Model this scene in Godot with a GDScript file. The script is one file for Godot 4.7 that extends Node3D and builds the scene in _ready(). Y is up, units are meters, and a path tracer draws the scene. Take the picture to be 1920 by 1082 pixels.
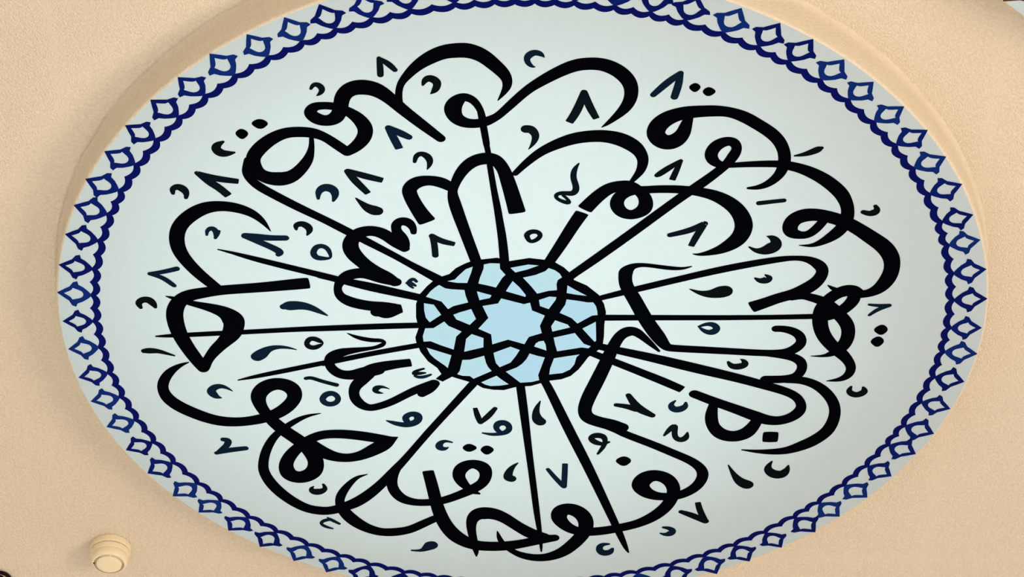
extends Node3D
# A painted plaster medallion hanging just below a mosque ceiling, seen from the floor with a long lens.
# Painted shapes are given in half millimetres on the face of the medallion (x to the right wall, z to the entrance wall).

const EYE := 1.6                     # the photographer's eye above the floor
const FACE := EYE + 4.86             # the painted face
const DROP := 0.09                   # the medallion stands this far below the ceiling
const CEIL := FACE + DROP
const UNIT := 0.0005
const CENTRE := Vector3(0.0240, FACE, -5.3159)

var M := {}
var medallion: Node3D
var rng := RandomNumberGenerator.new()


func _ready() -> void:
	rng.seed = 7
	camera()
	light()
	materials()
	room()
	build_medallion()
	build_second_medallion()
	build_detector()
	build_hook()
	build_panels()
	build_uplight()


func camera() -> void:
	var c := Camera3D.new()
	c.name = "camera"
	c.fov = 10.35563
	c.near = 0.05
	c.far = 60.0
	add_child(c)
	c.transform = Transform3D(Basis(Vector3.RIGHT, 0.750688) * Basis(Vector3.BACK, -0.001459), Vector3(0, EYE, 0))
	c.current = true


func light() -> void:
	var env := Environment.new()
	env.background_mode = Environment.BG_SKY
	var sky := Sky.new()
	var sm := ProceduralSkyMaterial.new()
	sm.sky_top_color = Color(0.42, 0.58, 0.85)
	sm.sky_horizon_color = Color(0.78, 0.84, 0.9)
	sm.ground_horizon_color = Color(0.7, 0.7, 0.68)
	sm.ground_bottom_color = Color(0.45, 0.43, 0.4)
	sm.energy_multiplier = 1.0
	sky.sky_material = sm
	env.sky = sky
	env.tonemap_mode = Environment.TONE_MAPPER_LINEAR
	env.tonemap_exposure = 1.33
	env.sdfgi_enabled = true
	env.ssao_enabled = true
	env.ssil_enabled = true
	var w := WorldEnvironment.new()
	w.name = "world_environment"
	w.environment = env
	add_child(w)
	# daylight that enters by the windows: two in the right wall, two in the left wall
	window_light(Vector3(4.5, 2.5, -2.6), Vector3(-1, 0, 0), Vector2(1.8, 2.6), Color(1.0, 0.93, 0.87), 21.0)
	window_light(Vector3(4.5, 2.5, 1.2), Vector3(-1, 0, 0), Vector2(1.8, 2.6), Color(1.0, 0.93, 0.87), 5.0)
	window_light(Vector3(-4.5, 2.5, -2.6), Vector3(1, 0, 0), Vector2(1.8, 2.6), Color(0.86, 0.94, 1.0), 2.0)
	window_light(Vector3(-4.5, 2.5, 1.2), Vector3(1, 0, 0), Vector2(1.8, 2.6), Color(0.86, 0.94, 1.0), 1.5)


func window_light(at: Vector3, facing: Vector3, size: Vector2, colour: Color, energy: float) -> void:
	var l := AreaLight3D.new()
	l.name = "window_light"
	l.area_size = size
	l.light_color = colour
	l.light_energy = energy
	l.area_range = 30.0
	l.area_attenuation = 2.0
	l.shadow_enabled = true
	add_child(l, true)
	l.transform = Transform3D(Basis.looking_at(facing, Vector3.UP), at)


func paint(colour: Color, rough := 0.55) -> StandardMaterial3D:
	var m := StandardMaterial3D.new()
	m.albedo_color = colour
	m.roughness = rough
	m.metallic_specular = 0.12
	m.vertex_color_use_as_albedo = false
	return m


func noise_texture(freq: float, kind: int, octaves: int, size := 1024, ramp: Gradient = null) -> NoiseTexture2D:
	var n := FastNoiseLite.new()
	n.seed = 11
	n.noise_type = kind
	n.frequency = freq
	n.fractal_octaves = octaves
	var t := NoiseTexture2D.new()
	t.width = size
	t.height = size
	t.seamless = true
	t.noise = n
	if ramp:
		t.color_ramp = ramp
	return t


func materials() -> void:
	var tone := Gradient.new()
	tone.set_color(0, Color(0.93, 0.93, 0.93))
	tone.set_color(1, Color(1, 1, 1))
	var mottle := noise_texture(0.06, FastNoiseLite.TYPE_SIMPLEX_SMOOTH, 4, 1024, tone)
	var grain := noise_texture(0.11, FastNoiseLite.TYPE_SIMPLEX_SMOOTH, 3)
	var smooth_grain := noise_texture(0.03, FastNoiseLite.TYPE_SIMPLEX_SMOOTH, 4)
	var p := paint(Color(0.90, 0.85, 0.762), 0.85)      # sprayed plaster
	p.albedo_texture = mottle
	p.heightmap_enabled = true
	p.heightmap_texture = grain
	p.heightmap_scale = 0.22
	p.uv1_triplanar = true
	p.uv1_world_triplanar = true
	p.uv1_scale = Vector3(1.5, 1.5, 1.5)
	M.plaster = p
	var f := paint(Color(0.71, 0.775, 0.80), 0.75)      # pale blue wash
	f.heightmap_enabled = true
	f.heightmap_texture = smooth_grain
	f.heightmap_scale = 0.06
	f.uv1_triplanar = true
	f.uv1_world_triplanar = true
	M.face = f
	var ink := paint(Color(0.012, 0.014, 0.028), 0.9)
	ink.specular_mode = BaseMaterial3D.SPECULAR_DISABLED
	M.ink = ink
	M.mark_ink = [paint(Color(0.016, 0.045, 0.075), 0.9), paint(Color(0.014, 0.03, 0.05), 0.9), paint(Color(0.02, 0.085, 0.15), 0.9)]
	M.blue = [paint(Color(0.015, 0.09, 0.38), 0.7), paint(Color(0.01, 0.06, 0.34), 0.7), paint(Color(0.03, 0.145, 0.42), 0.7)]
	M.chain_blue = paint(Color(0.01, 0.04, 0.33), 0.7)
	M.sky_paint = [paint(Color(0.575, 0.71, 0.79), 0.7), paint(Color(0.57, 0.705, 0.79), 0.7), paint(Color(0.595, 0.72, 0.785), 0.7)]
	M.brown = paint(Color(0.30, 0.17, 0.07), 0.6)
	M.cream = paint(Color(0.93, 0.87, 0.74), 0.3)
	M.groove = paint(Color(0.40, 0.31, 0.17), 0.7)
	M.black = paint(Color(0.02, 0.015, 0.01), 0.4)
	M.iron = paint(Color(0.13, 0.05, 0.04), 0.5)
	M.wall = paint(Color(0.70, 0.685, 0.66), 0.9)
	M.carpet = paint(Color(0.78, 0.76, 0.74), 0.8)
	var glow := paint(Color(0.95, 0.95, 0.95), 0.5)
	glow.emission_enabled = true
	glow.emission = Color(1, 0.98, 0.96)
	glow.emission_energy_multiplier = 2.0
	M.glow = glow
	M.frame = paint(Color(0.80, 0.78, 0.74), 0.5)
	var g := StandardMaterial3D.new()
	g.albedo_color = Color(0.9, 0.95, 1.0, 0.08)
	g.transparency = BaseMaterial3D.TRANSPARENCY_ALPHA
	g.roughness = 0.05
	M.glass = g


# ---------------------------------------------------------------- helpers

func obj(called: String, mesh: Mesh, material: Material, parent: Node = self) -> MeshInstance3D:
	var o := MeshInstance3D.new()
	o.name = called
	o.mesh = mesh
	o.material_override = material
	parent.add_child(o, true)
	return o


func thing(called: String, label: String, category: String, at: Vector3) -> Node3D:
	var o := Node3D.new()
	o.name = called
	o.set_meta("label", label)
	o.set_meta("category", category)
	add_child(o, true)
	o.position = at
	return o


func structure(called: String, mesh: Mesh, material: Material, label: String) -> MeshInstance3D:
	var o := obj(called, mesh, material)
	o.set_meta("kind", "structure")
	o.set_meta("label", label)
	return o


func add_box(st: SurfaceTool, lo: Vector3, hi: Vector3) -> void:
	var b := BoxMesh.new()
	b.size = hi - lo
	st.append_from(b, 0, Transform3D(Basis(), (lo + hi) / 2))


func boxes(list: Array) -> ArrayMesh:
	var st := SurfaceTool.new()
	st.begin(Mesh.PRIMITIVE_TRIANGLES)
	for b in list:
		add_box(st, b[0], b[1])
	return st.commit()


func lathe(profile: Array, steps := 96) -> ArrayMesh:      # profile of (radius, height), from the axis or rim downwards
	var st := SurfaceTool.new()
	st.begin(Mesh.PRIMITIVE_TRIANGLES)
	for i in profile.size() - 1:
		var a: Vector2 = profile[i]
		var b: Vector2 = profile[i + 1]
		var n := Vector2(a.y - b.y, b.x - a.x).normalized()
		if n.length() < 0.5:
			continue
		for k in steps:
			var t0 := TAU * k / steps
			var t1 := TAU * (k + 1) / steps
			for q in [[a, t0], [b, t0], [b, t1], [a, t0], [b, t1], [a, t1]]:
				st.set_normal(Vector3(n.x * cos(q[1]), n.y, n.x * sin(q[1])))
				st.add_vertex(Vector3(q[0].x * cos(q[1]), q[0].y, q[0].x * sin(q[1])))
	return st.commit()


# paint lies on the face as a skin a fraction of a millimetre thick; each later stroke lies on the earlier ones
func flat_mesh(tris: PackedVector2Array, y: float, rise := 0.0) -> ArrayMesh:
	var v := PackedVector3Array()
	var n := PackedVector3Array()
	for i in range(0, tris.size() - 2, 3):
		var a := tris[i]
		var b := tris[i + 1]
		var c := tris[i + 2]
		var turn := (b - a).cross(c - a)
		if absf(turn) < 1e-12:
			continue
		for p in ([a, c, b] if turn > 0.0 else [a, b, c]):
			v.append(Vector3(p.x, y - rise * i / tris.size(), p.y))
			n.append(Vector3.DOWN)
	var arrays := []
	arrays.resize(Mesh.ARRAY_MAX)
	arrays[Mesh.ARRAY_VERTEX] = v
	arrays[Mesh.ARRAY_NORMAL] = n
	var m := ArrayMesh.new()
	m.add_surface_from_arrays(Mesh.PRIMITIVE_TRIANGLES, arrays)
	return m


func spline(v: Array, i: int, t: float, n: int, closed: bool) -> Vector3:
	var p0: Vector3 = v[(i - 1 + n) % n] if closed else v[maxi(i - 1, 0)]
	var p1: Vector3 = v[i]
	var p2: Vector3 = v[(i + 1) % n] if closed else v[mini(i + 1, n - 1)]
	var p3: Vector3 = v[(i + 2) % n] if closed else v[mini(i + 2, n - 1)]
	# centripetal knots keep a tight turn from overshooting
	var t1 := pow(maxf(Vector2(p1.x - p0.x, p1.y - p0.y).length(), 0.0005), 0.5)
	var t2 := pow(maxf(Vector2(p2.x - p1.x, p2.y - p1.y).length(), 0.0005), 0.5)
	var t3 := pow(maxf(Vector2(p3.x - p2.x, p3.y - p2.y).length(), 0.0005), 0.5)
	var m1 := (p1 - p0) / t1 - (p2 - p0) / (t1 + t2) + (p2 - p1) / t2
	var m2 := (p2 - p1) / t2 - (p3 - p1) / (t2 + t3) + (p3 - p2) / t3
	if p0.is_equal_approx(p1):
		m1 = (p2 - p1) / t2
	if p3.is_equal_approx(p2):
		m2 = (p2 - p1) / t2
	m1 *= t2
	m2 *= t2
	var s := t * t
	var c := s * t
	return p1 * (2 * c - 3 * s + 1) + m1 * (c - 2 * s + t) + p2 * (3 * s - 2 * c) + m2 * (c - s)


# one pull of the brush: (x, z, width) along its middle; caps r = round, f = square, o = a closed ring
func brush(caps: String, numbers: Array, steps := 8, unit := UNIT) -> PackedVector2Array:
	var v: Array = []
	for i in range(0, numbers.size(), 3):
		v.append(Vector3(numbers[i], numbers[i + 1], numbers[i + 2]) * unit)
	var closed := caps == "o"
	var n := v.size()
	var line: Array = []
	for i in (n if closed else n - 1):
		for k in steps:
			line.append(spline(v, i, float(k) / steps, n, closed))
	line.append(v[0] if closed else v[n - 1])
	for round in 8:                                        # the brush rounds off what the points leave angular
		var soft := line.duplicate()
		for i in range(1, line.size() - 1):
			soft[i] = line[i] * 0.5 + (line[i - 1] + line[i + 1]) * 0.25
		line = soft
	var left: Array = []
	var right: Array = []
	var count := line.size()
	for i in count:
		var a: Vector3 = line[maxi(i - 1, 0)]
		var b: Vector3 = line[mini(i + 1, count - 1)]
		if closed and (i == 0 or i == count - 1):
			a = line[count - 2]
			b = line[1]
		var d := Vector2(b.x - a.x, b.y - a.y).normalized()
		var p := Vector2(line[i].x, line[i].y)
		var half: float = maxf(line[i].z, 0.0) / 2
		left.append(p + d.orthogonal() * half)
		right.append(p - d.orthogonal() * half)
	var out := PackedVector2Array()
	for i in count - 1:
		out.append_array([left[i], right[i], right[i + 1], left[i], right[i + 1], left[i + 1]])
	if not closed:
		for end in 2:
			if caps[end] == "r" or line[0 if end == 0 else count - 1].z > 0.012:
				var at: Vector3 = line[0 if end == 0 else count - 1]
				var from: Vector3 = line[1 if end == 0 else count - 2]
				var d := Vector2(at.x - from.x, at.y - from.y).normalized()
				var p := Vector2(at.x, at.y)
				var half: float = at.z / 2
				for k in 10:
					var t0 := -PI / 2 + PI * k / 10
					var t1 := -PI / 2 + PI * (k + 1) / 10
					if caps[end] == "r":
						out.append_array([p, p + d.rotated(t0) * half, p + d.rotated(t1) * half])
					else:                                  # a square end with its corners worn off
						var e0 := Vector2(0.3 * pow(absf(cos(t0)), 0.5), signf(t0) * pow(absf(sin(t0)), 0.6)) * half
						var e1 := Vector2(0.3 * pow(absf(cos(t1)), 0.5), signf(t1) * pow(absf(sin(t1)), 0.6)) * half
						out.append_array([p, p + e0.rotated(d.angle()), p + e1.rotated(d.angle())])
	return out


func polygon(points: PackedVector2Array) -> PackedVector2Array:
	var out := PackedVector2Array()
	for i in Geometry2D.triangulate_polygon(points):
		out.append(points[i])
	return out


func pairs(numbers: Array) -> PackedVector2Array:
	var out := PackedVector2Array()
	for i in range(0, numbers.size(), 2):
		out.append(Vector2(numbers[i], numbers[i + 1]) * UNIT)
	return out


func letter(caps: String, over: int, numbers: Array) -> void:      # over: how many strokes it lies on
	obj("letter_stroke", flat_mesh(brush(caps, numbers), -0.0004 - 0.00012 * over, 0.0001), M.ink, medallion)


func mark(caps: String, numbers: Array) -> void:
	obj("vowel_mark", flat_mesh(brush(caps, numbers, 6), -0.0004, 0.0001), M.mark_ink[rng.randi() % 3], medallion)


func joined_mark(pulls: Array) -> void:                    # a mark of two or three pulls that run into each other
	var shapes := [outline_of(pulls[0])]
	for i in range(1, pulls.size()):
		var shape := outline_of(pulls[i])
		var merged := Geometry2D.merge_polygons(shapes[0], shape)
		if merged.size() == 1 and not Geometry2D.is_polygon_clockwise(merged[0]):
			shapes[0] = merged[0]
		else:
			shapes.append(shape)
	var tris := polygon(shapes[0])
	if shapes.size() > 1 or tris.is_empty():
		tris = PackedVector2Array()
		for pull in pulls:
			tris.append_array(brush(pull[0], pull[1], 6))
	obj("vowel_mark", flat_mesh(tris, -0.0004, 0.0001), M.mark_ink[rng.randi() % 3], medallion)


func outline_of(pull: Array) -> PackedVector2Array:
	var tris := brush(pull[0], pull[1], 6)
	var quads: int = (pull[1].size() / 3 - 1) * 6
	var out := PackedVector2Array()
	var back := PackedVector2Array()
	for i in quads:
		out.append(tris[i * 6])
		back.append(tris[i * 6 + 1])
	out.append(tris[quads * 6 - 1])
	back.append(tris[quads * 6 - 2])
	var at: int = quads * 6
	for end in 2:
		if pull[0][end] == "r" or (tris[0].distance_to(tris[1]) if end == 0 else tris[quads * 6 - 1].distance_to(tris[quads * 6 - 2])) > 0.012:
			var arc := []
			for k in 9:
				arc.append(tris[at + k * 3 + 2])
			at += 30
			if end == 1:
				if (out[out.size() - 1] as Vector2).distance_squared_to(arc[0]) > (out[out.size() - 1] as Vector2).distance_squared_to(arc[8]):
					arc.reverse()
				for p in arc:
					out.append(p)
			else:
				if back[0].distance_squared_to(arc[0]) > back[0].distance_squared_to(arc[8]):
					arc.reverse()
				arc.reverse()
				for p in arc:
					back.insert(0, p)
	back.reverse()
	out.append_array(back)
	if Geometry2D.is_polygon_clockwise(out):
		out.reverse()
	return out


func dot(x: float, z: float, a: float, b: float) -> void:
	var p := PackedVector2Array()
	var spin := rng.randf() * TAU
	for k in 28:
		var t := TAU * k / 28
		var r := 1.0 + 0.04 * cos(4 * t) + 0.03 * sin(3 * t + spin)
		p.append(Vector2(x + a * cos(t) * r, z + b * sin(t) * r) * UNIT)
	obj("letter_dot", flat_mesh(polygon(p), -0.0004), M.ink, medallion)


func rim_radius(t: float) -> float:
	var c := [1.04772, 0.00069, 0.00703, 0.00214, 0.00002, -0.00107, -0.00536]
	return c[0] + c[1] * cos(t) + c[2] * sin(t) + c[3] * cos(2 * t) + c[4] * sin(2 * t) + c[5] * cos(3 * t) + c[6] * sin(3 * t)


# a plaster drum hanging from the ceiling: rough lip against the ceiling, upright side, softened edge, flat painted face
func drum(parent: Node3D, exact: bool, deep := DROP) -> void:
	var steps := 360
	var jitter := FastNoiseLite.new()
	jitter.seed = 3
	jitter.frequency = 9.0
	var side := SurfaceTool.new()
	side.begin(Mesh.PRIMITIVE_TRIANGLES)
	side.set_smooth_group(0)
	var rows := []
	var face := PackedVector2Array()
	for k in steps + 1:
		var t := TAU * (k % steps) / steps
		var r := rim_radius(t) if exact else 1.049
		var dir := Vector2(cos(t), sin(t))
		var rough := jitter.get_noise_2d(dir.x, dir.y)
		var lip := 0.007 + 0.005 * rough
		rows.append([[r + lip, deep], [r + lip * 0.45, deep - 0.005], [r, deep - 0.016], [r + 0.001 * rough, 0.05], [r, 0.006], [r - 0.0015, 0.002], [r - 0.005, 0.0]])
		for i in rows[k].size():
			rows[k][i] = Vector3(dir.x * rows[k][i][0], rows[k][i][1], dir.y * rows[k][i][0])
		face.append(Vector2(dir.x, dir.y) * (r - 0.005))
	for k in steps:
		for i in 6:
			var a: Vector3 = rows[k][i]
			var b: Vector3 = rows[k][i + 1]
			var c: Vector3 = rows[k + 1][i + 1]
			var d: Vector3 = rows[k + 1][i]
			for p in [a, b, c, a, c, d]:
				side.add_vertex(p)
	side.index()
	side.generate_normals()
	obj("drum_side", side.commit(), M.plaster, parent)
	var tris := PackedVector2Array()
	for k in steps:
		tris.append_array([Vector2.ZERO, face[k], face[k + 1]])
	obj("painted_face", flat_mesh(tris, 0.0), M.face, parent)


# border: a chain of small scallops with a tulip-like bud standing on every joint
func bud(angle: float) -> PackedVector2Array:
	var outer := [Vector2(-5, 0), Vector2(-2, 7), Vector2(4, 14), Vector2(13, 23), Vector2(24, 30), Vector2(27, 41), Vector2(36, 37), Vector2(43, 23), Vector2(54, 14), Vector2(70, 0)]
	var inner := [Vector2(11, 0), Vector2(12, 5), Vector2(15, 10), Vector2(21, 14), Vector2(29, 17), Vector2(36.5, 20), Vector2(37.5, 16), Vector2(40, 12), Vector2(46, 7), Vector2(56, 0)]
	var lean := rng.randf_range(-3.5, 3.5)
	var tall := rng.randf_range(0.93, 1.04)
	var wide := rng.randf_range(0.92, 1.06)
	var skew := rng.randf_range(-2.5, 2.5)
	var out := PackedVector2Array()
	var prev := []
	for i in range(-9, 10):
		var k := absi(i)
		var s := -1.0 if i < 0 else 1.0
		var o: Vector2 = outer[k]
		var n: Vector2 = Vector2(33, 0) + (inner[k] - Vector2(33, 0)) * 0.94
		var pair := []
		for p: Vector2 in [o, n]:
			var r := 0.976 + (p.x * tall + s * skew * p.y / 37.0) * 0.001
			var across := (p.y * s * wide + lean * p.x / 69.0) * 0.001
			pair.append(Vector2(r, across).rotated(angle))
		if prev:
			out.append_array([prev[0], prev[1], pair[1], prev[0], pair[1], pair[0]])
		prev = pair
	return out


func chain_link(a0: float, a1: float, thin: float) -> PackedVector2Array:
	var out := PackedVector2Array()
	var prev := []
	for k in 25:
		var f := k / 24.0
		var lobe := pow(absf(sin(TAU * f)), 0.85)
		var dip := sin(PI * f) * (1.0 - lobe)
		var dir := Vector2.RIGHT.rotated(lerpf(a0, a1, f))
		var outside := 0.976 - 0.009 * lobe
		var inside := 0.976 - (0.0165 + 0.0095 * lobe + 0.002 * dip) * (1.0 - 0.08 * thin)
		var pair := [dir * outside, dir * inside]
		if prev:
			out.append_array([prev[0], prev[1], pair[1], prev[0], pair[1], pair[0]])
		prev = pair
	return out


func border(parent: Node3D, degrees: Array, buds: Array, chain: Material) -> void:
	for i in degrees.size():
		var a := deg_to_rad(degrees[i])
		var b := deg_to_rad(degrees[(i + 1) % degrees.size()])
		if b < a:
			b += TAU
		var thin := clampf(0.5 - 0.9 * sin((a + b) / 2), 0.0, 1.0)
		obj("border_scallop", flat_mesh(chain_link(a, b, thin), -0.0003), chain, parent)
	for i in degrees.size():
		var a := deg_to_rad(degrees[i])
		obj("border_bud", flat_mesh(bud(a), -0.0004), buds[rng.randi() % buds.size()], parent)


# ---------------------------------------------------------------- the room

func room() -> void:
	var x := 4.6
	var z0 := -13.0
	var z1 := 5.0
	structure("ceiling", boxes([[Vector3(-x - 0.3, CEIL, z0 - 0.3), Vector3(x + 0.3, CEIL + 0.3, z1 + 0.3)]]), M.plaster, "warm beige plaster ceiling with a fine sprayed texture")
	structure("floor", boxes([[Vector3(-x - 0.3, -0.2, z0 - 0.3), Vector3(x + 0.3, 0, z1 + 0.3)]]), M.carpet, "plain pale floor of the hall")
	structure("wall_back", boxes([[Vector3(-x - 0.3, 0, z0 - 0.3), Vector3(x + 0.3, CEIL, z0)]]), M.wall, "plain plastered wall beyond the medallion")
	structure("wall_front", boxes([[Vector3(-x - 0.3, 0, z1), Vector3(x + 0.3, CEIL, z1 + 0.3)]]), M.wall, "plain plastered wall behind the camera")
	var number := 1
	for s: float in [1.0, -1.0]:
		var a := minf(s * x, s * (x + 0.3))
		var b := maxf(s * x, s * (x + 0.3))
		var cuts := [z0, -3.6, -1.6, 0.2, 2.2, z1]
		var list := []
		for i in 5:
			if i % 2 == 0:
				list.append([Vector3(a, 0, cuts[i]), Vector3(b, CEIL, cuts[i + 1])])
			else:
				list.append([Vector3(a, 0, cuts[i]), Vector3(b, 1.0, cuts[i + 1])])
				list.append([Vector3(a, 4.0, cuts[i]), Vector3(b, CEIL, cuts[i + 1])])
		structure("wall_right" if s > 0 else "wall_left", boxes(list), M.wall, "plastered side wall with two tall windows")
		for i in [1, 3]:
			var lo := Vector3(s * (x + 0.15) - 0.03, 1.0, cuts[i])
			var hi := Vector3(s * (x + 0.15) + 0.03, 4.0, cuts[i + 1])
			var e := 0.07
			var w := structure("window_%d" % number, boxes([
				[lo, Vector3(hi.x, lo.y + e, hi.z)], [Vector3(lo.x, hi.y - e, lo.z), hi],
				[lo, Vector3(hi.x, hi.y, lo.z + e)], [Vector3(lo.x, lo.y, hi.z - e), hi],
				[Vector3(lo.x, lo.y, (lo.z + hi.z - e) / 2), Vector3(hi.x, hi.y, (lo.z + hi.z + e) / 2)]]), M.frame, "tall window with a painted frame")
			obj("window_pane", boxes([[lo + Vector3(0.025, e, e), hi - Vector3(0.025, e, e)]]), M.glass, w)
			number += 1


# ---------------------------------------------------------------- the medallion

func build_medallion() -> void:
	medallion = thing("ceiling_medallion", "large round medallion with black Arabic calligraphy around a pale blue rosette", "ceiling medallion", CENTRE)
	drum(medallion, true)
	border(medallion, [3.9, 9.1, 14.6, 19.1, 24.6, 29.9, 34.8, 39.9, 45.1, 50.1, 55.3, 59.9, 64.9, 70.0, 74.4, 78.9, 83.8, 88.6, 93.5, 98.3, 103.8, 108.7, 113.5, 118.1, 123.1, 128.4, 133.6, 138.7, 143.8, 149.1, 154.4, 159.1, 164.3, 169.8, 174.9, 180.0, 185.2, 190.5, 195.6, 200.7, 205.9, 211.0, 216.5, 221.4, 226.7, 231.8, 237.1, 242.3, 247.1, 252.4, 257.4, 262.4, 267.3, 272.3, 277.2, 282.2, 287.1, 292.3, 297.5, 302.5, 307.7, 313.0, 317.6, 322.8, 327.9, 333.2, 337.7, 343.0, 348.4, 353.6, 358.4], M.blue, M.chain_blue)
	rosette()
	writing()


var rosette_band: MeshInstance3D


func rosette() -> void:
	var band_edge := [-184, 402, -113, 413, -60, 391, 29, 411, 100, 399, 141, 385, 183, 350, 213, 311, 229, 268, 286, 233, 341, 171, 366, 110, 376, 56, 370, -33, 370, -105, 365, -177, 342, -205, 300, -250, 282, -287, 258, -333, 222, -379, 179, -402, 124, -412, 38, -449, -24, -453, -86, -477, -135, -475, -184, -462, -221, -430, -252, -417, -301, -395, -325, -383, -369, -417, -401, -397, -374, -364, -392, -322, -434, -276, -466, -212, -486, -139, -488, -112, -472, -49, -482, 23, -480, 111, -464, 173, -430, 226, -399, 265, -375, 286, -327, 308, -297, 347, -261, 373, -231, 390]
	rosette_band = obj("rosette_band", flat_mesh(polygon(pairs(band_edge)), -0.0003), M.ink, medallion)
	cell([-336, 261, -303, 273, -283, 302, -253, 340, -222, 356, -230, 316, -248, 250, -293, 251])
	cell([-173, 370, -144, 378, -102, 376, -101, 342, -77, 303, -92, 282, -120, 220, -158, 234, -198, 246, -191, 283, -174, 343])
	cell([-374, 237, -347, 215, -320, 209, -261, 204, -256, 166, -245, 122, -312, 98, -336, 78, -365, 128, -434, 160, -413, 196, -393, 220])
	cell([-205, 195, -140, 169, -147, 151, -194, 137, -200, 166])
	cell([-444, 117, -400, 107, -368, 40, -421, -10, -438, 22, -444, 69])
	cell([-313, 40, -284, 56, -232, 78, -211, 12, -240, -28, -300, 9])
	cell([-55, 348, 24, 369, 71, 363, 20, 337, -33, 318])
	cell([115, 346, 143, 332, 164, 311, 175, 286, 156, 268, 151, 242, 153, 202, 116, 198, 65, 179, 38, 227, 1, 284, 56, 301, 101, 327])
	cell([-45, 262, -15, 222, 14, 170, 12, 158, -75, 195, -64, 222])
	cell([200, 233, 233, 206, 288, 164, 240, 172, 197, 183])
	cell([120, 160, 151, 156, 148, 138, 117, 77, 78, 97, 73, 137])
	cell([197, 141, 241, 133, 290, 121, 317, 121, 330, 96, 336, 65, 338, 37, 313, 33, 248, -20, 221, 17, 167, 52, 177, 75, 192, 107])
	cell([147, 2, 204, -27, 215, -46, 135, -74, 129, -39])
	cell([331, -8, 335, -136, 328, -144, 303, -105, 271, -54])
	cell([237, -84, 279, -157, 311, -174, 301, -188, 269, -182, 158, -208, 149, -167, 141, -115])
	cell([96, -136, 105, -162, 109, -203, 53, -175, 60, -154, 74, -141])
	cell([261, -230, 247, -248, 238, -298, 219, -333, 184, -358, 123, -368, 127, -325, 144, -256, 200, -243])
	cell([32, -223, 71, -240, 102, -250, 89, -303, 72, -372, 77, -407, 43, -420, -10, -425, -77, -348, -27, -319, -3, -295, 18, -261])
	cell([-133, -218, -55, -176, -13, -199, -31, -240, -55, -285, -105, -317, -122, -289, -128, -256])
	cell([-276, -267, -242, -265, -176, -238, -168, -286, -158, -317, -142, -343, -226, -397, -243, -378, -277, -376, -301, -365, -289, -342])
	cell([-120, -376, -93, -407, -64, -436, -107, -446, -148, -448, -172, -438, -191, -422])
	cell([-232, -90, -178, -117, -179, -180, -267, -210, -257, -122])
	cell([-355, -5, -337, -34, -277, -73, -302, -107, -315, -195, -376, -164, -419, -138, -451, -141, -454, -104, -442, -51, -404, -49])
	cell([-438, -182, -326, -234, -344, -322, -356, -306, -404, -255, -424, -225])
	cell([-111, 115, -96, 149, -96, 148, 5, 110, 33, 120, 42, 68, 100, 34, 78, -35, 87, -84, 28, -110, 8, -159, -66, -128, -65, -127, -138, -160, -143, -92, -201, -54, -155, 18, -154, 16, -181, 98])


func cell(numbers: Array) -> void:
	obj("rosette_cell", flat_mesh(polygon(pairs(numbers)), -0.0004), M.sky_paint[rng.randi() % 3], rosette_band)


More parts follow.
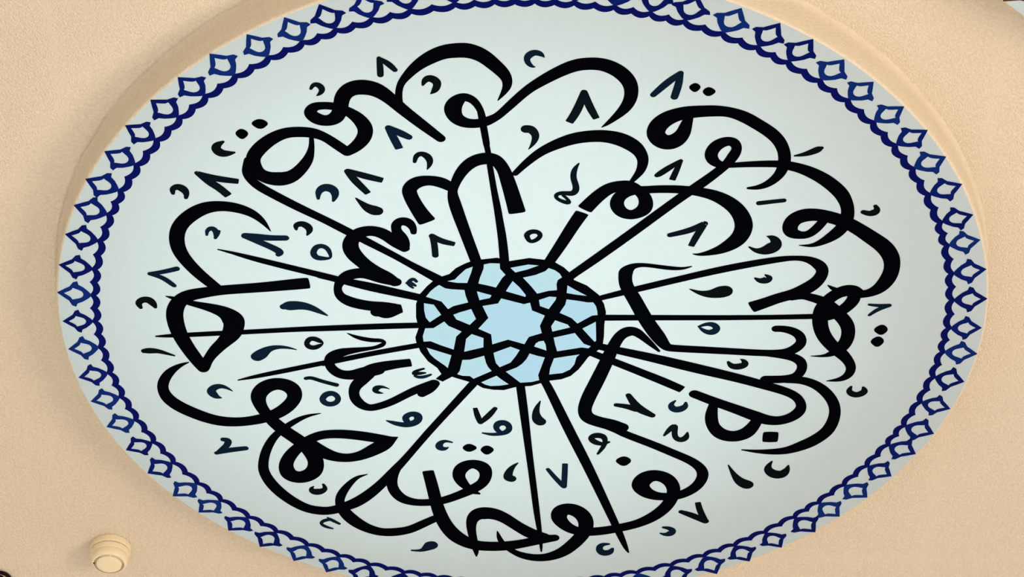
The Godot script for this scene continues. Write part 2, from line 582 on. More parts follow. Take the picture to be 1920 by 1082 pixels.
func writing() -> void:
	letter("rr", 0, [-521, 1365, 30, -523, 1407, 31, -514, 1465, 32, -489, 1511, 41, -444, 1570, 55, -390, 1617, 70, -334, 1649, 77, -284, 1659, 82, -229, 1659, 83, -171, 1631, 74, -124, 1582, 66, -88, 1537, 59, -69, 1498, 47, -67, 1460, 39, -80, 1422, 27, -106, 1374, 5])
	letter("rr", 1, [-351, 1151, 43, -431, 1236, 53, -514, 1328, 58, -568, 1394, 66, -623, 1440, 81, -681, 1452, 86, -723, 1440, 79, -752, 1409, 70, -765, 1369, 66, -773, 1315, 64, -795, 1272, 68, -832, 1257, 62, -871, 1268, 65, -899, 1303, 57, -882, 1337, 49, -842, 1345, 43, -800, 1341, 45, -772, 1330, 48, -737, 1309, 52, -699, 1272, 62, -674, 1226, 67, -670, 1189, 65, -683, 1146, 64, -716, 1101, 57, -751, 1073, 50])
	letter("rr", 0, [-753, 1072, 50, -798, 1117, 52, -842, 1158, 49, -892, 1184, 59, -954, 1191, 61, -1011, 1184, 61, -1069, 1151, 65, -1124, 1095, 68, -1157, 1035, 64, -1152, 983, 61, -1136, 942, 66, -1100, 916, 75, -1054, 908, 83, -1014, 916, 76, -975, 944, 62, -925, 1019, 49, -907, 1079, 31, -902, 1118, 24, -901, 1170, 19])
	letter("rr", 1, [-1179, 1023, 37, -1184, 999, 37, -1191, 955, 39, -1179, 914, 42, -1143, 865, 47, -1088, 818, 47, -977, 733, 46, -864, 654, 43, -768, 581, 46, -567, 427, 37, -498, 370, 38, -381, 278, 50])
	joined_mark([["rr", [-599, 1616, 21, -596, 1568, 29, -596, 1522, 28]], ["rr", [-600, 1617, 18, -562, 1585, 31, -535, 1550, 24]]])
	mark("rr", [-890, 1443, 14, -879, 1464, 22, -862, 1467, 28, -846, 1450, 30, -844, 1431, 25, -855, 1413, 18, -866, 1404, 7])
	mark("rr", [-420, 1465, 13, -408, 1494, 32, -387, 1502, 40, -362, 1482, 38, -361, 1457, 33, -371, 1432, 30, -388, 1413, 6])
	dot(-1116, 1239, 33, 28)
	dot(-1196, 1180, 26, 29)
	joined_mark([["rf", [-572, 1213, 30, -552, 1157, 37, -530, 1094, 36]], ["rr", [-571, 1214, 31, -523, 1183, 39, -486, 1159, 31]]])
	mark("rr", [-465, 1012, 17, -457, 1047, 25, -435, 1061, 28, -407, 1041, 35, -399, 1009, 28, -405, 983, 17, -412, 965, 5])
	mark("rr", [-1279, 1133, 14, -1305, 1114, 37, -1312, 1090, 43, -1291, 1064, 46, -1258, 1064, 30, -1235, 1069, 11])
	letter("rr", 0, [-170, 1263, 31, -182, 1321, 31, -212, 1376, 40, -249, 1393, 49, -281, 1368, 68, -297, 1326, 76, -285, 1275, 66, -253, 1247, 59, -211, 1238, 52, -163, 1247, 51, -132, 1265, 46, -106, 1284, 40, -50, 1352, 44, 19, 1435, 47, 87, 1493, 56, 159, 1544, 63, 217, 1574, 68, 275, 1584, 70, 333, 1578, 71, 390, 1547, 71, 434, 1497, 67, 453, 1444, 61, 451, 1382, 57, 429, 1326, 51, 390, 1274, 34, 354, 1234, 18, 334, 1216, 5])
	letter("rr", 1, [-180, 1306, 28, -170, 1235, 31, -155, 1109, 29, -158, 1125, 27, -147, 1053, 25, -143, 993, 26, -137, 940, 27, -124, 826, 29, -111, 727, 33, -102, 644, 35, -91, 543, 39, -82, 407, 42, -80, 351, 43])
	mark("rr", [87, 1621, 6, 73, 1638, 27, 47, 1648, 33, 23, 1631, 35, 15, 1608, 26, 24, 1582, 24, 40, 1567, 14, 48, 1566, 7])
	joined_mark([["rf", [255, 1420, 29, 237, 1344, 40, 214, 1282, 39, 197, 1249, 37]], ["rf", [257, 1420, 28, 279, 1340, 37, 309, 1270, 30]]])
	joined_mark([["rr", [657, 1529, 27, 606, 1478, 36, 547, 1405, 28]], ["rr", [656, 1526, 27, 651, 1466, 34, 636, 1393, 33]]])
	dot(720, 1447, 23, 25)
	dot(780, 1423, 26, 25)
	mark("rr", [12, 1206, 45, 33, 1204, 45, 52, 1174, 35, 52, 1148, 30, 42, 1117, 20, 24, 1086, 4])
	letter("rr", 0, [-33, 940, 29, 16, 1005, 38, 78, 1071, 47, 146, 1116, 58, 214, 1148, 66, 282, 1162, 69, 347, 1163, 72, 413, 1145, 77, 471, 1105, 72, 501, 1064, 58, 514, 1024, 50, 513, 987, 45, 504, 951, 39, 485, 915, 29, 461, 876, 17])
	mark("rr", [240, 1000, 7, 222, 964, 25, 217, 915, 27, 227, 874, 29, 230, 838, 30, 214, 815, 32, 175, 821, 23, 146, 811, 22, 145, 789, 17, 173, 768, 22, 201, 758, 22, 195, 780, 15, 175, 805, 16])
	joined_mark([["rr", [677, 1015, 20, 624, 969, 32, 585, 932, 30, 578, 927, 24]], ["rf", [677, 1013, 19, 660, 955, 28, 645, 902, 29]]])
	letter("rr", 0, [703, 1279, 38, 691, 1226, 54, 679, 1177, 66, 652, 1139, 81, 619, 1125, 87, 585, 1139, 83, 564, 1179, 79, 575, 1226, 82, 608, 1265, 81, 655, 1291, 75, 702, 1303, 73, 747, 1308, 68, 809, 1311, 65, 871, 1304, 58, 935, 1276, 63, 993, 1233, 62, 1053, 1182, 62, 1093, 1130, 58, 1117, 1066, 55, 1122, 1010, 55, 1116, 966, 52, 1100, 923, 47, 1059, 874, 39, 1015, 852, 28, 975, 848, 14])
	letter("rr", 1, [190, 263, 48, 214, 294, 44, 307, 389, 48, 480, 571, 49, 693, 800, 48, 760, 865, 52, 870, 987, 45, 902, 1047, 52, 914, 1089, 44, 900, 1123, 50, 871, 1132, 54, 827, 1107, 60, 805, 1055, 57, 818, 1013, 52, 849, 991, 40, 892, 988, 31, 961, 993, 35, 1047, 996, 40, 1104, 994, 43, 1139, 986, 52, 1186, 971, 55, 1239, 945, 62, 1306, 897, 67, 1374, 823, 68, 1403, 765, 61, 1416, 716, 58, 1417, 661, 61, 1402, 605, 61, 1368, 555, 60, 1321, 513, 41, 1276, 489, 23, 1220, 490, 5])
	letter("rr", 0, [1320, 653, 44, 1284, 590, 46, 1253, 559, 45, 1222, 554, 48, 1182, 570, 65, 1171, 608, 69, 1189, 654, 76, 1228, 678, 81, 1268, 683, 77, 1304, 678, 74, 1357, 662, 71, 1418, 632, 71, 1470, 594, 72, 1537, 535, 78, 1594, 480, 81, 1632, 411, 76, 1641, 338, 72, 1627, 269, 75, 1593, 208, 65, 1548, 178, 51, 1507, 172, 51])
	mark("rr", [1164, 1044, 9, 1203, 1052, 25, 1242, 1070, 36, 1267, 1086, 34, 1276, 1091, 19])
	mark("rr", [1027, 755, 26, 1134, 772, 24])
	mark("rr", [1486, 699, 26, 1513, 689, 33, 1538, 699, 40, 1544, 719, 27, 1535, 736, 19])
	mark("rr", [1000, 479, 10, 1031, 456, 27, 1072, 457, 58, 1109, 483, 69, 1115, 515, 47, 1096, 540, 32, 1075, 547, 7])
	joined_mark([["rr", [795, 627, 33, 737, 587, 36, 647, 556, 27]], ["rf", [795, 623, 29, 767, 558, 34, 743, 488, 29]]])
	letter("ff", 0, [256, 691, 63, 221, 618, 60, 170, 500, 56, 115, 380, 49])
	letter("fr", 2, [273, 725, 71, 323, 796, 67, 374, 847, 65, 414, 860, 66, 460, 862, 65, 495, 839, 55, 522, 807, 57, 535, 765, 62, 527, 716, 68, 479, 684, 57, 435, 697, 60, 409, 744, 62, 416, 790, 60, 444, 821, 59, 484, 835, 51, 530, 839, 46, 588, 843, 47, 680, 841, 49, 756, 828, 53, 826, 806, 62, 889, 765, 72, 941, 704, 75, 969, 621, 80, 958, 553, 79, 928, 507, 76, 877, 466, 56, 825, 443, 34, 778, 432, 16, 753, 436, 5])
	letter("rr", 0, [749, 355, 7, 711, 342, 18, 651, 345, 26, 592, 356, 25, 532, 365, 26, 488, 356, 38, 461, 324, 65, 457, 298, 62, 461, 241, 62, 484, 180, 66, 500, 145, 67, 558, 3, 69, 619, -114, 70, 658, -180, 50, 688, -188, 48, 792, -197, 47, 976, -212, 45, 1123, -223, 45, 1196, -220, 51, 1234, -202, 54, 1263, -168, 53, 1270, -137, 48, 1254, -96, 49, 1217, -69, 48, 1180, -58, 43, 1150, -57, 42])
	letter("rr", 1, [1123, -225, 42, 1197, -238, 49, 1241, -252, 52, 1273, -278, 51, 1285, -312, 47, 1280, -352, 49, 1258, -386, 51, 1207, -403, 52, 1122, -405, 52])
	letter("rr", 0, [1220, -406, 49, 1288, -411, 52, 1348, -438, 54, 1398, -485, 56, 1439, -551, 55, 1458, -617, 54, 1456, -693, 58, 1431, -775, 65, 1375, -840, 69, 1327, -875, 68, 1251, -914, 52, 1176, -923, 40, 1100, -919, 23, 1039, -908, 8])
	letter("rr", 1, [623, -207, 14, 584, -157, 31, 540, -103, 43, 509, -75, 56, 478, -74, 64, 446, -101, 58, 423, -150, 57, 403, -214, 62, 377, -306, 66, 340, -426, 70, 302, -548, 69, 290, -629, 64, 310, -676, 71, 363, -705, 73, 420, -726, 77, 468, -745, 63])
	letter("rr", 0, [357, -712, 47, 440, -760, 46, 478, -789, 47, 612, -867, 49, 722, -937, 50, 800, -989, 52, 847, -1041, 54, 862, -1090, 56, 851, -1147, 57, 821, -1197, 58, 777, -1234, 58, 740, -1251, 58, 688, -1257, 56, 643, -1252, 62, 594, -1224, 75, 565, -1170, 87, 591, -1114, 90, 638, -1097, 81, 693, -1124, 75, 726, -1192, 66, 720, -1268, 64, 688, -1344, 67, 632, -1412, 67, 559, -1464, 60, 486, -1492, 61, 405, -1516, 62, 334, -1526, 64, 275, -1523, 60, 223, -1492, 65, 178, -1423, 76, 189, -1363, 86, 231, -1350, 86, 283, -1384, 82, 311, -1456, 75, 298, -1539, 73, 247, -1627, 74, 192, -1690, 69, 124, -1725, 60, 62, -1729, 54, 3, -1711, 47, -43, -1681, 36, -86, -1632, 31, -110, -1579, 27, -120, -1527, 9, -122, -1519, 3])
	letter("rf", 1, [353, 151, 33, 489, 200, 40, 725, 282, 41, 901, 340, 44, 1134, 400, 39, 1216, 408, 31, 1270, 397, 43, 1314, 365, 58, 1334, 326, 55, 1318, 265, 64, 1271, 211, 74, 1213, 174, 66, 1149, 148, 64, 1091, 117, 66, 1036, 90, 72])
	letter("rr", 0, [1209, 156, 49, 1256, 162, 45, 1293, 152, 50, 1348, 127, 55, 1387, 90, 64, 1430, 35, 66, 1464, -17, 66, 1479, -71, 63, 1476, -134, 64, 1453, -189, 64, 1419, -223, 42, 1380, -242, 20, 1321, -243, 5])
	letter("rr", 1, [1518, 174, 42, 1485, 200, 58, 1454, 197, 73, 1416, 181, 67, 1374, 138, 63, 1349, 81, 69, 1344, 19, 72, 1352, -48, 70, 1374, -112, 69, 1419, -182, 66, 1459, -227, 64, 1493, -276, 52, 1511, -327, 46, 1500, -376, 43, 1466, -405, 31, 1405, -416, 5])
	letter("rr", 2, [1481, 191, 51, 1487, 142, 63, 1459, 88, 61, 1420, 50, 63, 1373, 28, 62])
	letter("rr", 0, [1366, 230, 8, 1387, 211, 23, 1428, 188, 34])
	letter("ff", 3, [356, 19, 40, 603, 19, 36, 904, 18, 34, 1145, 21, 32, 1325, 26, 34])
	mark("rr", [749, 207, 7, 795, 182, 28, 843, 175, 53, 887, 188, 77, 905, 193, 73])
	mark("rr", [1037, 278, 12, 1059, 262, 32, 1089, 266, 46, 1100, 283, 29, 1082, 299, 11])
	joined_mark([["rf", [-1405, 945, 22, -1349, 886, 42, -1317, 857, 39, -1280, 810, 39]], ["rf", [-1402, 945, 25, -1336, 914, 39, -1232, 894, 31]]])
	mark("rr", [-1517, 822, 19, -1517, 847, 28, -1494, 862, 38, -1468, 845, 41, -1459, 816, 26, -1463, 794, 18])
	joined_mark([["rf", [-756, 954, 29, -727, 901, 38, -673, 822, 31]], ["rf", [-753, 956, 28, -691, 929, 38, -609, 900, 32]]])
	mark("rr", [-889, 788, 15, -885, 832, 32, -855, 858, 46, -821, 842, 45, -814, 807, 32, -824, 774, 14])
	mark("rr", [-725, 789, 8, -697, 753, 31, -669, 724, 52, -643, 712, 59, -635, 710, 53])
	mark("rr", [-994, 595, 13, -994, 620, 29, -967, 632, 35, -939, 608, 38, -937, 583, 27, -948, 560, 10])
	mark("o", [-926, 447, 29, -913, 481, 29, -889, 491, 28, -863, 475, 25, -852, 438, 19, -852, 413, 11, -884, 410, 26, -916, 417, 32])
	joined_mark([["rr", [-1389, 561, 12, -1384, 591, 21, -1363, 604, 28, -1347, 583, 29, -1349, 554, 22, -1352, 540, 12]], ["rr", [-1332, 586, 12, -1342, 567, 22, -1353, 542, 15]]])
	joined_mark([["rr", [-1220, 555, 37, -1162, 547, 41, -1104, 541, 35, -1044, 541, 33]], ["rr", [-1220, 555, 35, -1164, 518, 35, -1107, 481, 35, -1072, 450, 38, -1081, 436, 27]]])
	letter("rr", 0, [-1107, 584, 4, -1139, 646, 30, -1182, 696, 46, -1244, 729, 58, -1313, 742, 62, -1383, 731, 71, -1448, 687, 74, -1501, 622, 71, -1523, 546, 69, -1517, 461, 67, -1485, 384, 63, -1437, 306, 60, -1372, 223, 53])
	letter("fr", 1, [-962, 250, 70, -989, 247, 72, -1169, 223, 63, -1349, 205, 61, -1434, 188, 68, -1501, 168, 73, -1543, 131, 74, -1568, 69, 78, -1571, -2, 78, -1557, -92, 74, -1528, -182, 70, -1491, -269, 66, -1468, -322, 55])
	letter("rr", 0, [-1463, -315, 54, -1439, -256, 50, -1397, -187, 63, -1364, -146, 68, -1324, -88, 89, -1307, -27, 95, -1311, 14, 103, -1344, 57, 79, -1405, 89, 56, -1470, 112, 39, -1516, 130, 34, -1568, 153, 23, -1599, 165, 7])
	letter("rf", 2, [-1666, -102, 10, -1612, -99, 23, -1490, -90, 31, -1247, -73, 31, -1004, -55, 33, -919, -51, 37, -650, -37, 39, -463, -30, 37])
	joined_mark([["rr", [-1660, 313, 22, -1602, 324, 27, -1538, 345, 29]], ["rr", [-1660, 313, 23, -1605, 287, 27, -1567, 245, 26, -1558, 235, 22]]])
	mark("rr", [-1720, 91, 19, -1728, 121, 33, -1704, 144, 38, -1677, 140, 42, -1660, 112, 33, -1654, 94, 18])
	mark("rr", [-1076, 95, 36, -1056, 100, 60, -1008, 104, 55, -961, 92, 42, -920, 65, 29, -883, 37, 9])
	mark("rr", [-1729, -202, 30, -1706, -200, 40, -1669, -202, 30, -1628, -219, 20, -1594, -234, 10])
	mark("rr", [-1215, -242, 60, -1195, -224, 64, -1166, -194, 42, -1126, -177, 28, -1077, -179, 18, -1034, -194, 6])
	mark("o", [-984, -152, 25, -971, -123, 29, -946, -120, 31, -920, -140, 25, -909, -151, 5, -924, -165, 23, -952, -182, 30, -976, -174, 30])
	letter("rf", 0, [-1312, -404, 8, -1235, -381, 25, -1079, -335, 32, -893, -280, 32, -930, -294, 34, -827, -263, 34, -683, -220, 34, -475, -166, 35])
	mark("rr", [-1345, -480, 6, -1381, -450, 24, -1415, -448, 37, -1442, -474, 41, -1439, -495, 44, -1420, -521, 32, -1398, -529, 6])
	mark("rr", [-999, -393, 22, -977, -388, 24, -929, -412, 24, -861, -439, 26])
	mark("o", [-929, -536, 30, -909, -503, 36, -877, -498, 34, -855, -531, 27, -867, -564, 30, -896, -576, 35, -921, -564, 33])
	letter("rr", 0, [-480, 576, 28, -482, 602, 35, -502, 638, 50, -531, 645, 51, -554, 624, 46, -554, 587, 46, -538, 542, 65, -525, 497, 58, -518, 474, 39])
	letter("rr", 2, [-524, 471, 39, -560, 508, 55, -600, 556, 64, -641, 581, 63, -683, 585, 63, -725, 567, 65, -752, 531, 68, -761, 486, 73, -745, 433, 75, -706, 378, 68, -655, 322, 73, -608, 292, 66, -572, 257, 55])
	letter("rr", 0, [-567, 257, 54, -630, 284, 71, -682, 311, 75, -729, 315, 64, -777, 300, 64, -811, 265, 50, -828, 219, 36, -819, 168, 47, -783, 133, 62, -736, 112, 64, -683, 99, 64, -625, 93, 66, -582, 89, 56])
	letter("rf", 1, [-658, 58, 58, -626, 64, 99, -583, 76, 86, -551, 81, 58])
	letter("rf", 1, [-903, 300, 37, -825, 273, 39, -695, 230, 54, -590, 195, 52, -469, 156, 46])
	letter("rr", 2, [-1346, 469, 7, -1286, 448, 18, -1199, 413, 31, -1084, 370, 36, -880, 296, 38, -786, 261, 38])
	joined_mark([["rr", [-475, 260, 16, -487, 276, 20, -502, 267, 21, -513, 249, 16]], ["rr", [-481, 233, 15, -499, 249, 22, -512, 253, 20, -517, 249, 15]], ["rr", [-491, 218, 11, -504, 233, 18, -514, 251, 15]]])
	letter("rr", 1, [-795, -84, 6, -760, -107, 21, -720, -123, 28, -680, -131, 27, -644, -133, 24, -630, -145, 18, -641, -163, 26, -678, -182, 22, -723, -191, 28, -784, -202, 42, -837, -218, 58, -875, -247, 60, -887, -290, 47, -871, -333, 53, -835, -365, 59, -786, -370, 64, -728, -352, 75, -667, -333, 70])
	letter("rf", 0, [-758, -373, 41, -703, -333, 67, -637, -309, 66, -572, -294, 57, -518, -285, 54])
	letter("rr", 2, [-705, -373, 45, -743, -407, 64, -773, -451, 56, -782, -501, 49, -772, -545, 54, -747, -582, 53, -712, -600, 47, -675, -592, 46, -612, -561, 46, -549, -514, 46, -486, -470, 49, -409, -430, 54])
	letter("rr", 0, [-466, -503, 44, -437, -470, 60, -414, -442, 54])
	mark("rr", [-617, -467, 5, -650, -452, 19, -675, -460, 34, -683, -479, 28, -670, -492, 22, -647, -498, 5])
	joined_mark([["rr", [-455, -327, 13, -479, -337, 17, -500, -352, 20, -504, -363, 12]], ["rr", [-449, -356, 12, -475, -359, 23, -496, -362, 20]]])
	mark("rr", [-423, -368, 13, -451, -383, 22, -480, -386, 20, -495, -377, 16])
	letter("rr", 0, [-1532, -280, 7, -1573, -301, 25, -1623, -347, 46, -1657, -412, 52, -1665, -468, 53, -1647, -530, 64, -1602, -586, 71, -1531, -639, 72, -1459, -679, 70, -1392, -698, 68, -1311, -699, 63, -1228, -680, 65, -1158, -649, 69, -1096, -594, 71, -1056, -519, 68, -1073, -456, 83, -1130, -429, 82, -1190, -453, 82, -1227, -516, 74, -1218, -592, 61, -1187, -661, 61, -1164, -702, 68, -1117, -766, 73, -1046, -844, 76, -1002, -915, 81, -980, -999, 76, -1000, -1073, 84, -1059, -1108, 86, -1109, -1088, 85, -1125, -1018, 69, -1097, -940, 65, -1051, -876, 59, -1004, -828, 56, -940, -794, 60, -846, -789, 64, -752, -804, 66, -671, -823, 62, -621, -826, 41, -588, -812, 6])
	letter("rr", 1, [-1006, -862, 81, -946, -922, 81, -884, -956, 68, -821, -963, 61, -757, -942, 66, -699, -901, 79, -660, -870, 80, -624, -838, 56, -589, -814, 7])
	letter("rr", 1, [-943, -640, 5, -1003, -657, 21, -1060, -692, 33, -1133, -762, 38, -1174, -817, 42, -1211, -905, 47, -1231, -998, 49, -1231, -1068, 53, -1194, -1170, 61, -1123, -1271, 62, -1043, -1340, 61, -978, -1360, 63, -926, -1359, 60, -861, -1332, 62, -802, -1298, 67, -735, -1234, 62, -669, -1149, 54, -608, -1054, 49, -562, -982, 42, -509, -892, 39, -441, -776, 39, -373, -665, 39, -230, -434, 43])
	letter("rr", 0, [-579, -1010, 30, -609, -1074, 44, -623, -1129, 52, -623, -1174, 54, -606, -1229, 58, -570, -1275, 59, -512, -1298, 52, -448, -1298, 52, -384, -1285, 54, -299, -1240, 55, -235, -1195, 62, -190, -1150, 58, -173, -1085, 60, -189, -1032, 71, -239, -1009, 63, -287, -1038, 70, -304, -1095, 61, -289, -1145, 57, -260, -1190, 43, -235, -1217, 36, -207, -1232, 14])
	letter("rr", 0, [-740, -1086, 6, -788, -1108, 23, -835, -1168, 38, -870, -1239, 47, -880, -1300, 46, -862, -1363, 64, -820, -1433, 72, -763, -1489, 66, -693, -1524, 60, -622, -1526, 62, -550, -1508, 56, -484, -1464, 53, -425, -1423, 49])
	letter("fr", 1, [-449, -1067, 56, -433, -1169, 60, -416, -1290, 62, -401, -1372, 67, -371, -1475, 74, -317, -1568, 82, -239, -1626, 75, -154, -1639, 72, -69, -1634, 71, 15, -1613, 63, 87, -1588, 66, 157, -1573, 51])
	letter("rr", 0, [107, -1569, 63, 48, -1543, 75, -24, -1481, 67, -88, -1417, 72, -146, -1384, 86, -205, -1385, 92, -240, -1424, 62, -248, -1496, 46, -239, -1579, 40, -229, -1652, 34, -225, -1696, 20, -225, -1720, 4])
	joined_mark([["rr", [-1410, -827, 28, -1388, -834, 35, -1393, -866, 34, -1424, -905, 32, -1448, -927, 19]], ["rr", [-1448, -926, 24, -1387, -905, 35, -1309, -892, 30]]])
	mark("rr", [-636, -693, 8, -605, -708, 27, -562, -723, 34, -524, -718, 42, -489, -694, 38, -490, -653, 42, -522, -645, 34, -549, -672, 34, -536, -708, 31])
	mark("rr", [-953, -1161, 14, -945, -1193, 26, -972, -1216, 44, -1002, -1213, 47, -1012, -1190, 21, -1000, -1176, 7])
	letter("rr", 2, [-9, -453, 41, 7, -633, 41, 32, -932, 34, 53, -1170, 32, 70, -1373, 31, 87, -1548, 22, 93, -1642, 15, 94, -1679, 8])
	letter("rr", 1, [99, -407, 41, 124, -472, 43, 208, -729, 50, 306, -1012, 50, 387, -1262, 45, 442, -1435, 41, 484, -1570, 35, 511, -1659, 21, 522, -1688, 8])
	joined_mark([["fr", [-221, -602, 21, -210, -661, 30, -198, -704, 26]], ["rr", [-128, -608, 24, -161, -663, 34, -196, -707, 25]]])
	mark("rr", [-187, -783, 10, -149, -793, 21, -112, -791, 25, -74, -776, 34, -60, -743, 29, -80, -710, 37, -111, -713, 41, -124, -743, 28, -113, -769, 27, -93, -784, 23])
	mark("rr", [83, -555, 6, 68, -600, 25, 63, -642, 36, 71, -685, 54, 84, -702, 55])
	mark("rr", [-332, -851, 10, -367, -840, 21, -392, -863, 35, -391, -890, 38, -369, -898, 28, -351, -888, 8])
	dot(-250, -891, 32, 28)
	dot(-167, -907, 30, 32)
	mark("rr", [-21, -1003, 7, -46, -1031, 25, -65, -1075, 40, -68, -1112, 47, -52, -1120, 48])
	joined_mark([["rr", [122, -1051, 21, 158, -1116, 26, 197, -1176, 29]], ["fr", [203, -1011, 28, 202, -1101, 29, 200, -1179, 28]]])
	mark("rr", [408, -850, 14, 379, -865, 24, 341, -850, 36, 322, -821, 29, 343, -801, 38, 378, -808, 36, 391, -836, 24, 383, -884, 25, 358, -936, 13])
	dot(481, -990, 35, 34)
	joined_mark([["rr", [492, -515, 28, 522, -577, 41, 548, -615, 49, 607, -658, 31]], ["rr", [437, -583, 25, 486, -594, 34, 530, -613, 39]]])
	mark("rr", [711, -554, 10, 691, -582, 28, 704, -613, 40, 730, -617, 43, 758, -595, 33, 760, -568, 14])
	mark("rr", [668, -802, 13, 690, -764, 29, 715, -730, 32, 715, -778, 28, 723, -822, 30, 750, -836, 36, 771, -817, 34, 776, -783, 11])
	letter("rr", 0, [889, -582, 44, 883, -663, 61, 895, -735, 62, 936, -793, 75, 994, -811, 77, 1049, -789, 77, 1081, -740, 65, 1101, -688, 53])
	letter("rr", 2, [798, -506, 53, 894, -561, 57, 996, -614, 61, 1092, -666, 69, 1144, -691, 67, 1200, -697, 62, 1255, -674, 61, 1290, -634, 59, 1299, -588, 48, 1276, -533, 49, 1225, -492, 53, 1111, -442, 56, 985, -392, 58, 860, -348, 62, 735, -304, 62, 612, -260, 57, 488, -219, 51, 427, -200, 47, 335, -170, 43])
	letter("rf", 0, [305, -214, 41, 429, -286, 45, 553, -359, 47, 647, -415, 50, 736, -472, 47])
	letter("ff", 0, [1142, -815, 73, 1168, -815, 77, 1195, -815, 73])
	mark("rr", [799, -42, 13, 834, -25, 24, 864, -29, 32, 882, -54, 33, 866, -79, 40, 839, -79, 30, 814, -61, 19, 803, -48, 11])
	mark("rr", [944, -284, 15, 962, -312, 36, 993, -316, 43, 1022, -300, 38, 1014, -274, 23, 1000, -265, 7])
	mark("rr", [1521, -457, 13, 1513, -485, 30, 1532, -510, 38, 1560, -513, 39, 1586, -489, 38, 1578, -462, 15])
	dot(1627, -65, 30, 33)
	dot(1617, -145, 29, 34)
	joined_mark([["rr", [1560, 103, 15, 1609, 96, 23, 1650, 98, 23]], ["rr", [1566, 34, 16, 1602, 72, 24, 1648, 95, 19]]])
	letter("fr", 2, [-26, 706, 76, -42, 785, 71, -65, 891, 65, -87, 972, 59, -122, 1025, 64, -161, 1031, 70, -207, 1017, 65, -248, 977, 58, -280, 916, 49, -298, 859, 41, -305, 826, 43, -297, 760, 56, -258, 594, 53, -207, 390, 50])
	letter("rf", 0, [-304, 847, 47, -347, 882, 63, -404, 898, 59, -459, 886, 68, -491, 847, 65, -487, 802, 66, -453, 711, 71, -422, 649, 81])
	mark("o", [18, 559, 27, 34, 578, 29, 64, 578, 26, 78, 555, 22, 61, 527, 24, 36, 515, 22, 22, 534, 23])
	joined_mark([["rr", [-398, 552, 28, -390, 501, 30, -387, 429, 30]], ["rf", [-399, 552, 30, -359, 520, 35, -303, 501, 27]]])
	joined_mark([["fr", [847, -1304, 29, 860, -1365, 33, 889, -1445, 32]], ["rr", [769, -1373, 27, 823, -1400, 40, 889, -1445, 36]]])
	mark("rr", [687, -1493, 16, 716, -1500, 29, 735, -1519, 33, 721, -1542, 42, 695, -1548, 23, 675, -1539, 11])
	mark("rr", [424, -1622, 14, 388, -1628, 32, 377, -1664, 34, 399, -1694, 46, 431, -1685, 39, 442, -1660, 18])
	mark("rr", [1186, -994, 9, 1167, -1045, 39, 1198, -1088, 58, 1237, -1091, 59, 1260, -1058, 34, 1266, -1024, 9])
	mark("rr", [980, -1021, 7, 1011, -1093, 29, 1042, -1143, 53, 1072, -1165, 63, 1078, -1168, 61])
	mark("rr", [-541, -1670, 12, -495, -1671, 22, -468, -1650, 49, -450, -1633, 67, -443, -1629, 62])
	joined_mark([["rr", [-945, -1412, 8, -929, -1428, 22, -889, -1461, 16]], ["rr", [-929, -1427, 20, -962, -1436, 24, -978, -1459, 16, -958, -1482, 21, -923, -1498, 11]]])


func build_second_medallion() -> void:
	var m := thing("ceiling_medallion", "second pale medallion cut off by the picture so only a sliver shows", "ceiling medallion", CENTRE + Vector3(1.6867, -0.07, 1.7834))
	drum(m, false, DROP + 0.07)
	var angles := []
	for i in 70:
		angles.append(i * 360.0 / 70.0)
	border(m, angles, [M.brown], M.brown)


# ---------------------------------------------------------------- small things on the ceiling

func build_detector() -> void:
	var d := thing("smoke_detector", "round cream smoke detector with stepped rings on the beige ceiling", "smoke detector", Vector3(CENTRE.x + -1.0258, CEIL, CENTRE.z + -0.9322))
	obj("base", lathe([Vector2(0.0490, 0.0), Vector2(0.0505, -0.002), Vector2(0.0505, -0.0155), Vector2(0.0495, -0.0175), Vector2(0.0450, -0.0180)]), M.cream, d)
	obj("seam", lathe([Vector2(0.0450, -0.0180), Vector2(0.0450, -0.0200)]), M.groove, d)
	obj("body", lathe([Vector2(0.0450, -0.0200), Vector2(0.0478, -0.0206), Vector2(0.0482, -0.0225), Vector2(0.0472, -0.0335), Vector2(0.0462, -0.0350), Vector2(0.0440, -0.0352), Vector2(0.0440, -0.0362), Vector2(0.0455, -0.0366), Vector2(0.0450, -0.0450), Vector2(0.0432, -0.0505), Vector2(0.0405, -0.0540), Vector2(0.0372, -0.0550)]), M.cream, d)
	obj("groove", lathe([Vector2(0.0372, -0.0550), Vector2(0.0366, -0.0500), Vector2(0.0352, -0.0500)]), M.groove, d)
	obj("inner_ring", lathe([Vector2(0.0352, -0.0500), Vector2(0.0352, -0.0552), Vector2(0.0344, -0.0556), Vector2(0.0337, -0.0552)]), M.cream, d)
	obj("sensor_slot", lathe([Vector2(0.0337, -0.0552), Vector2(0.0335, -0.0510), Vector2(0.0322, -0.0510)]), M.groove, d)
	obj("cap", lathe([Vector2(0.0322, -0.0510), Vector2(0.0320, -0.0562), Vector2(0.0300, -0.0580), Vector2(0.022, -0.0592), Vector2(0.0, -0.0596)]), M.cream, d)
	var bridge := obj("bridge", boxes([[Vector3(-0.0012, -0.0556, 0.0318), Vector3(0.0012, -0.0500, 0.0374)]]), M.cream, d)
	bridge.rotation.y = 0.2
	var s := SphereMesh.new()
	s.radius = 0.0023
	s.height = 0.0046
	s.radial_segments = 12
	s.rings = 6
	var lamp := obj("indicator", s, M.black, d)
	lamp.position = Vector3(-0.0368, -0.0552, 0.004)


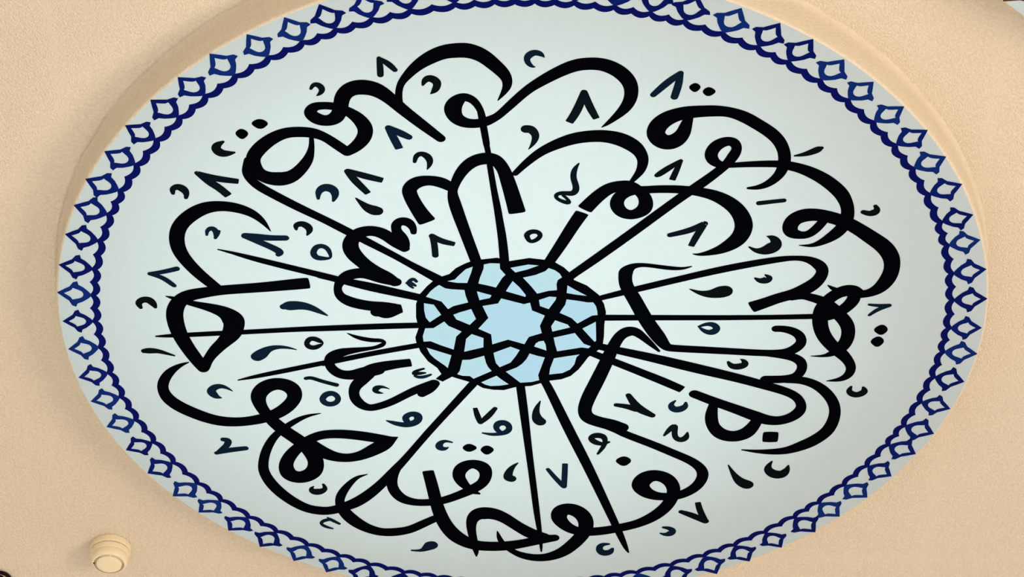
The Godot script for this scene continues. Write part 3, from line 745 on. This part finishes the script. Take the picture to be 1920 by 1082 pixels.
func build_hook() -> void:
	var h := thing("ceiling_hook", "dark iron ring of a ceiling hook in the corner below the smoke detector", "hook", Vector3(CENTRE.x + -1.3200, CEIL, CENTRE.z + -1.0570))
	var t := TorusMesh.new()
	t.inner_radius = 0.0235
	t.outer_radius = 0.0330
	t.rings = 48
	t.ring_segments = 14
	var ring := obj("ring", t, M.iron, h)
	ring.position = Vector3(0, -0.0055, 0)
	obj("stem", lathe([Vector2(0.012, 0.0), Vector2(0.012, -0.004), Vector2(0.007, -0.008), Vector2(0.006, -0.03), Vector2(0.0, -0.032)], 24), M.iron, h)
	var arms := []
	for k in 3:
		var st := SurfaceTool.new()
		st.begin(Mesh.PRIMITIVE_TRIANGLES)
		var b := BoxMesh.new()
		b.size = Vector3(0.016, 0.004, 0.005)
		var turn := Basis(Vector3.UP, TAU * k / 3.0 + 2.4)
		st.append_from(b, 0, Transform3D(turn, turn * Vector3(0.017, -0.003, 0)))
		obj("arm", st.commit(), M.iron, h)


func build_panels() -> void:
	var number := 0
	var where := ["near the entrance, by the right wall", "near the entrance, by the left wall", "at the far end, by the right wall", "at the far end, by the left wall"]
	for at: Vector2 in [Vector2(3.2, 0.6), Vector2(-3.2, 0.6), Vector2(3.2, -10.4), Vector2(-3.2, -10.4)]:
		var p := thing("ceiling_light", "square ceiling light panel %s" % where[number], "ceiling light", Vector3(at.x, CEIL, at.y))
		p.set_meta("group", "ceiling light panels")
		var e := 0.62
		obj("frame", boxes([[Vector3(-e, -0.06, -e), Vector3(e, 0, -e + 0.04)], [Vector3(-e, -0.06, e - 0.04), Vector3(e, 0, e)], [Vector3(-e, -0.06, -e + 0.04), Vector3(-e + 0.04, 0, e - 0.04)], [Vector3(e - 0.04, -0.06, -e + 0.04), Vector3(e, 0, e - 0.04)]]), M.frame, p)
		obj("diffuser", boxes([[Vector3(-e + 0.04, -0.05, -e + 0.04), Vector3(e - 0.04, 0, e - 0.04)]]), M.glow, p)
		var l := AreaLight3D.new()
		l.name = "panel_light"
		l.area_size = Vector2(1.1, 1.1)
		l.light_color = Color(1, 0.98, 0.96)
		l.light_energy = 23.0
		l.area_range = 30.0
		l.area_attenuation = 2.0
		l.shadow_enabled = true
		p.add_child(l)
		l.transform = Transform3D(Basis.looking_at(Vector3.DOWN, Vector3.FORWARD), Vector3(0, -0.065, 0))
		number += 1


func build_uplight() -> void:
	var u := thing("floor_uplight", "round black floor uplight aimed at the painted medallion", "floor lamp", Vector3(CENTRE.x - 0.12, 0, CENTRE.z + 0.05))
	obj("housing", lathe([Vector2(0.0, 0.30), Vector2(0.10, 0.30), Vector2(0.11, 0.34), Vector2(0.125, 0.34), Vector2(0.12, 0.10), Vector2(0.16, 0.02), Vector2(0.16, 0.0)], 40), M.black, u)
	obj("lens", lathe([Vector2(0.0, 0.325), Vector2(0.10, 0.32), Vector2(0.105, 0.30)], 40), M.glow, u)
	var l := SpotLight3D.new()
	l.name = "uplight_beam"
	l.light_color = Color(0.93, 1.0, 0.985)
	l.light_energy = 17.0
	l.light_size = 0.1
	l.spot_range = 20.0
	l.spot_attenuation = 2.0
	l.spot_angle = 10.5
	l.spot_angle_attenuation = 1.0
	l.shadow_enabled = true
	u.add_child(l)
	l.transform = Transform3D(Basis.looking_at(Vector3.UP, Vector3.FORWARD), Vector3(0, 0.36, 0))
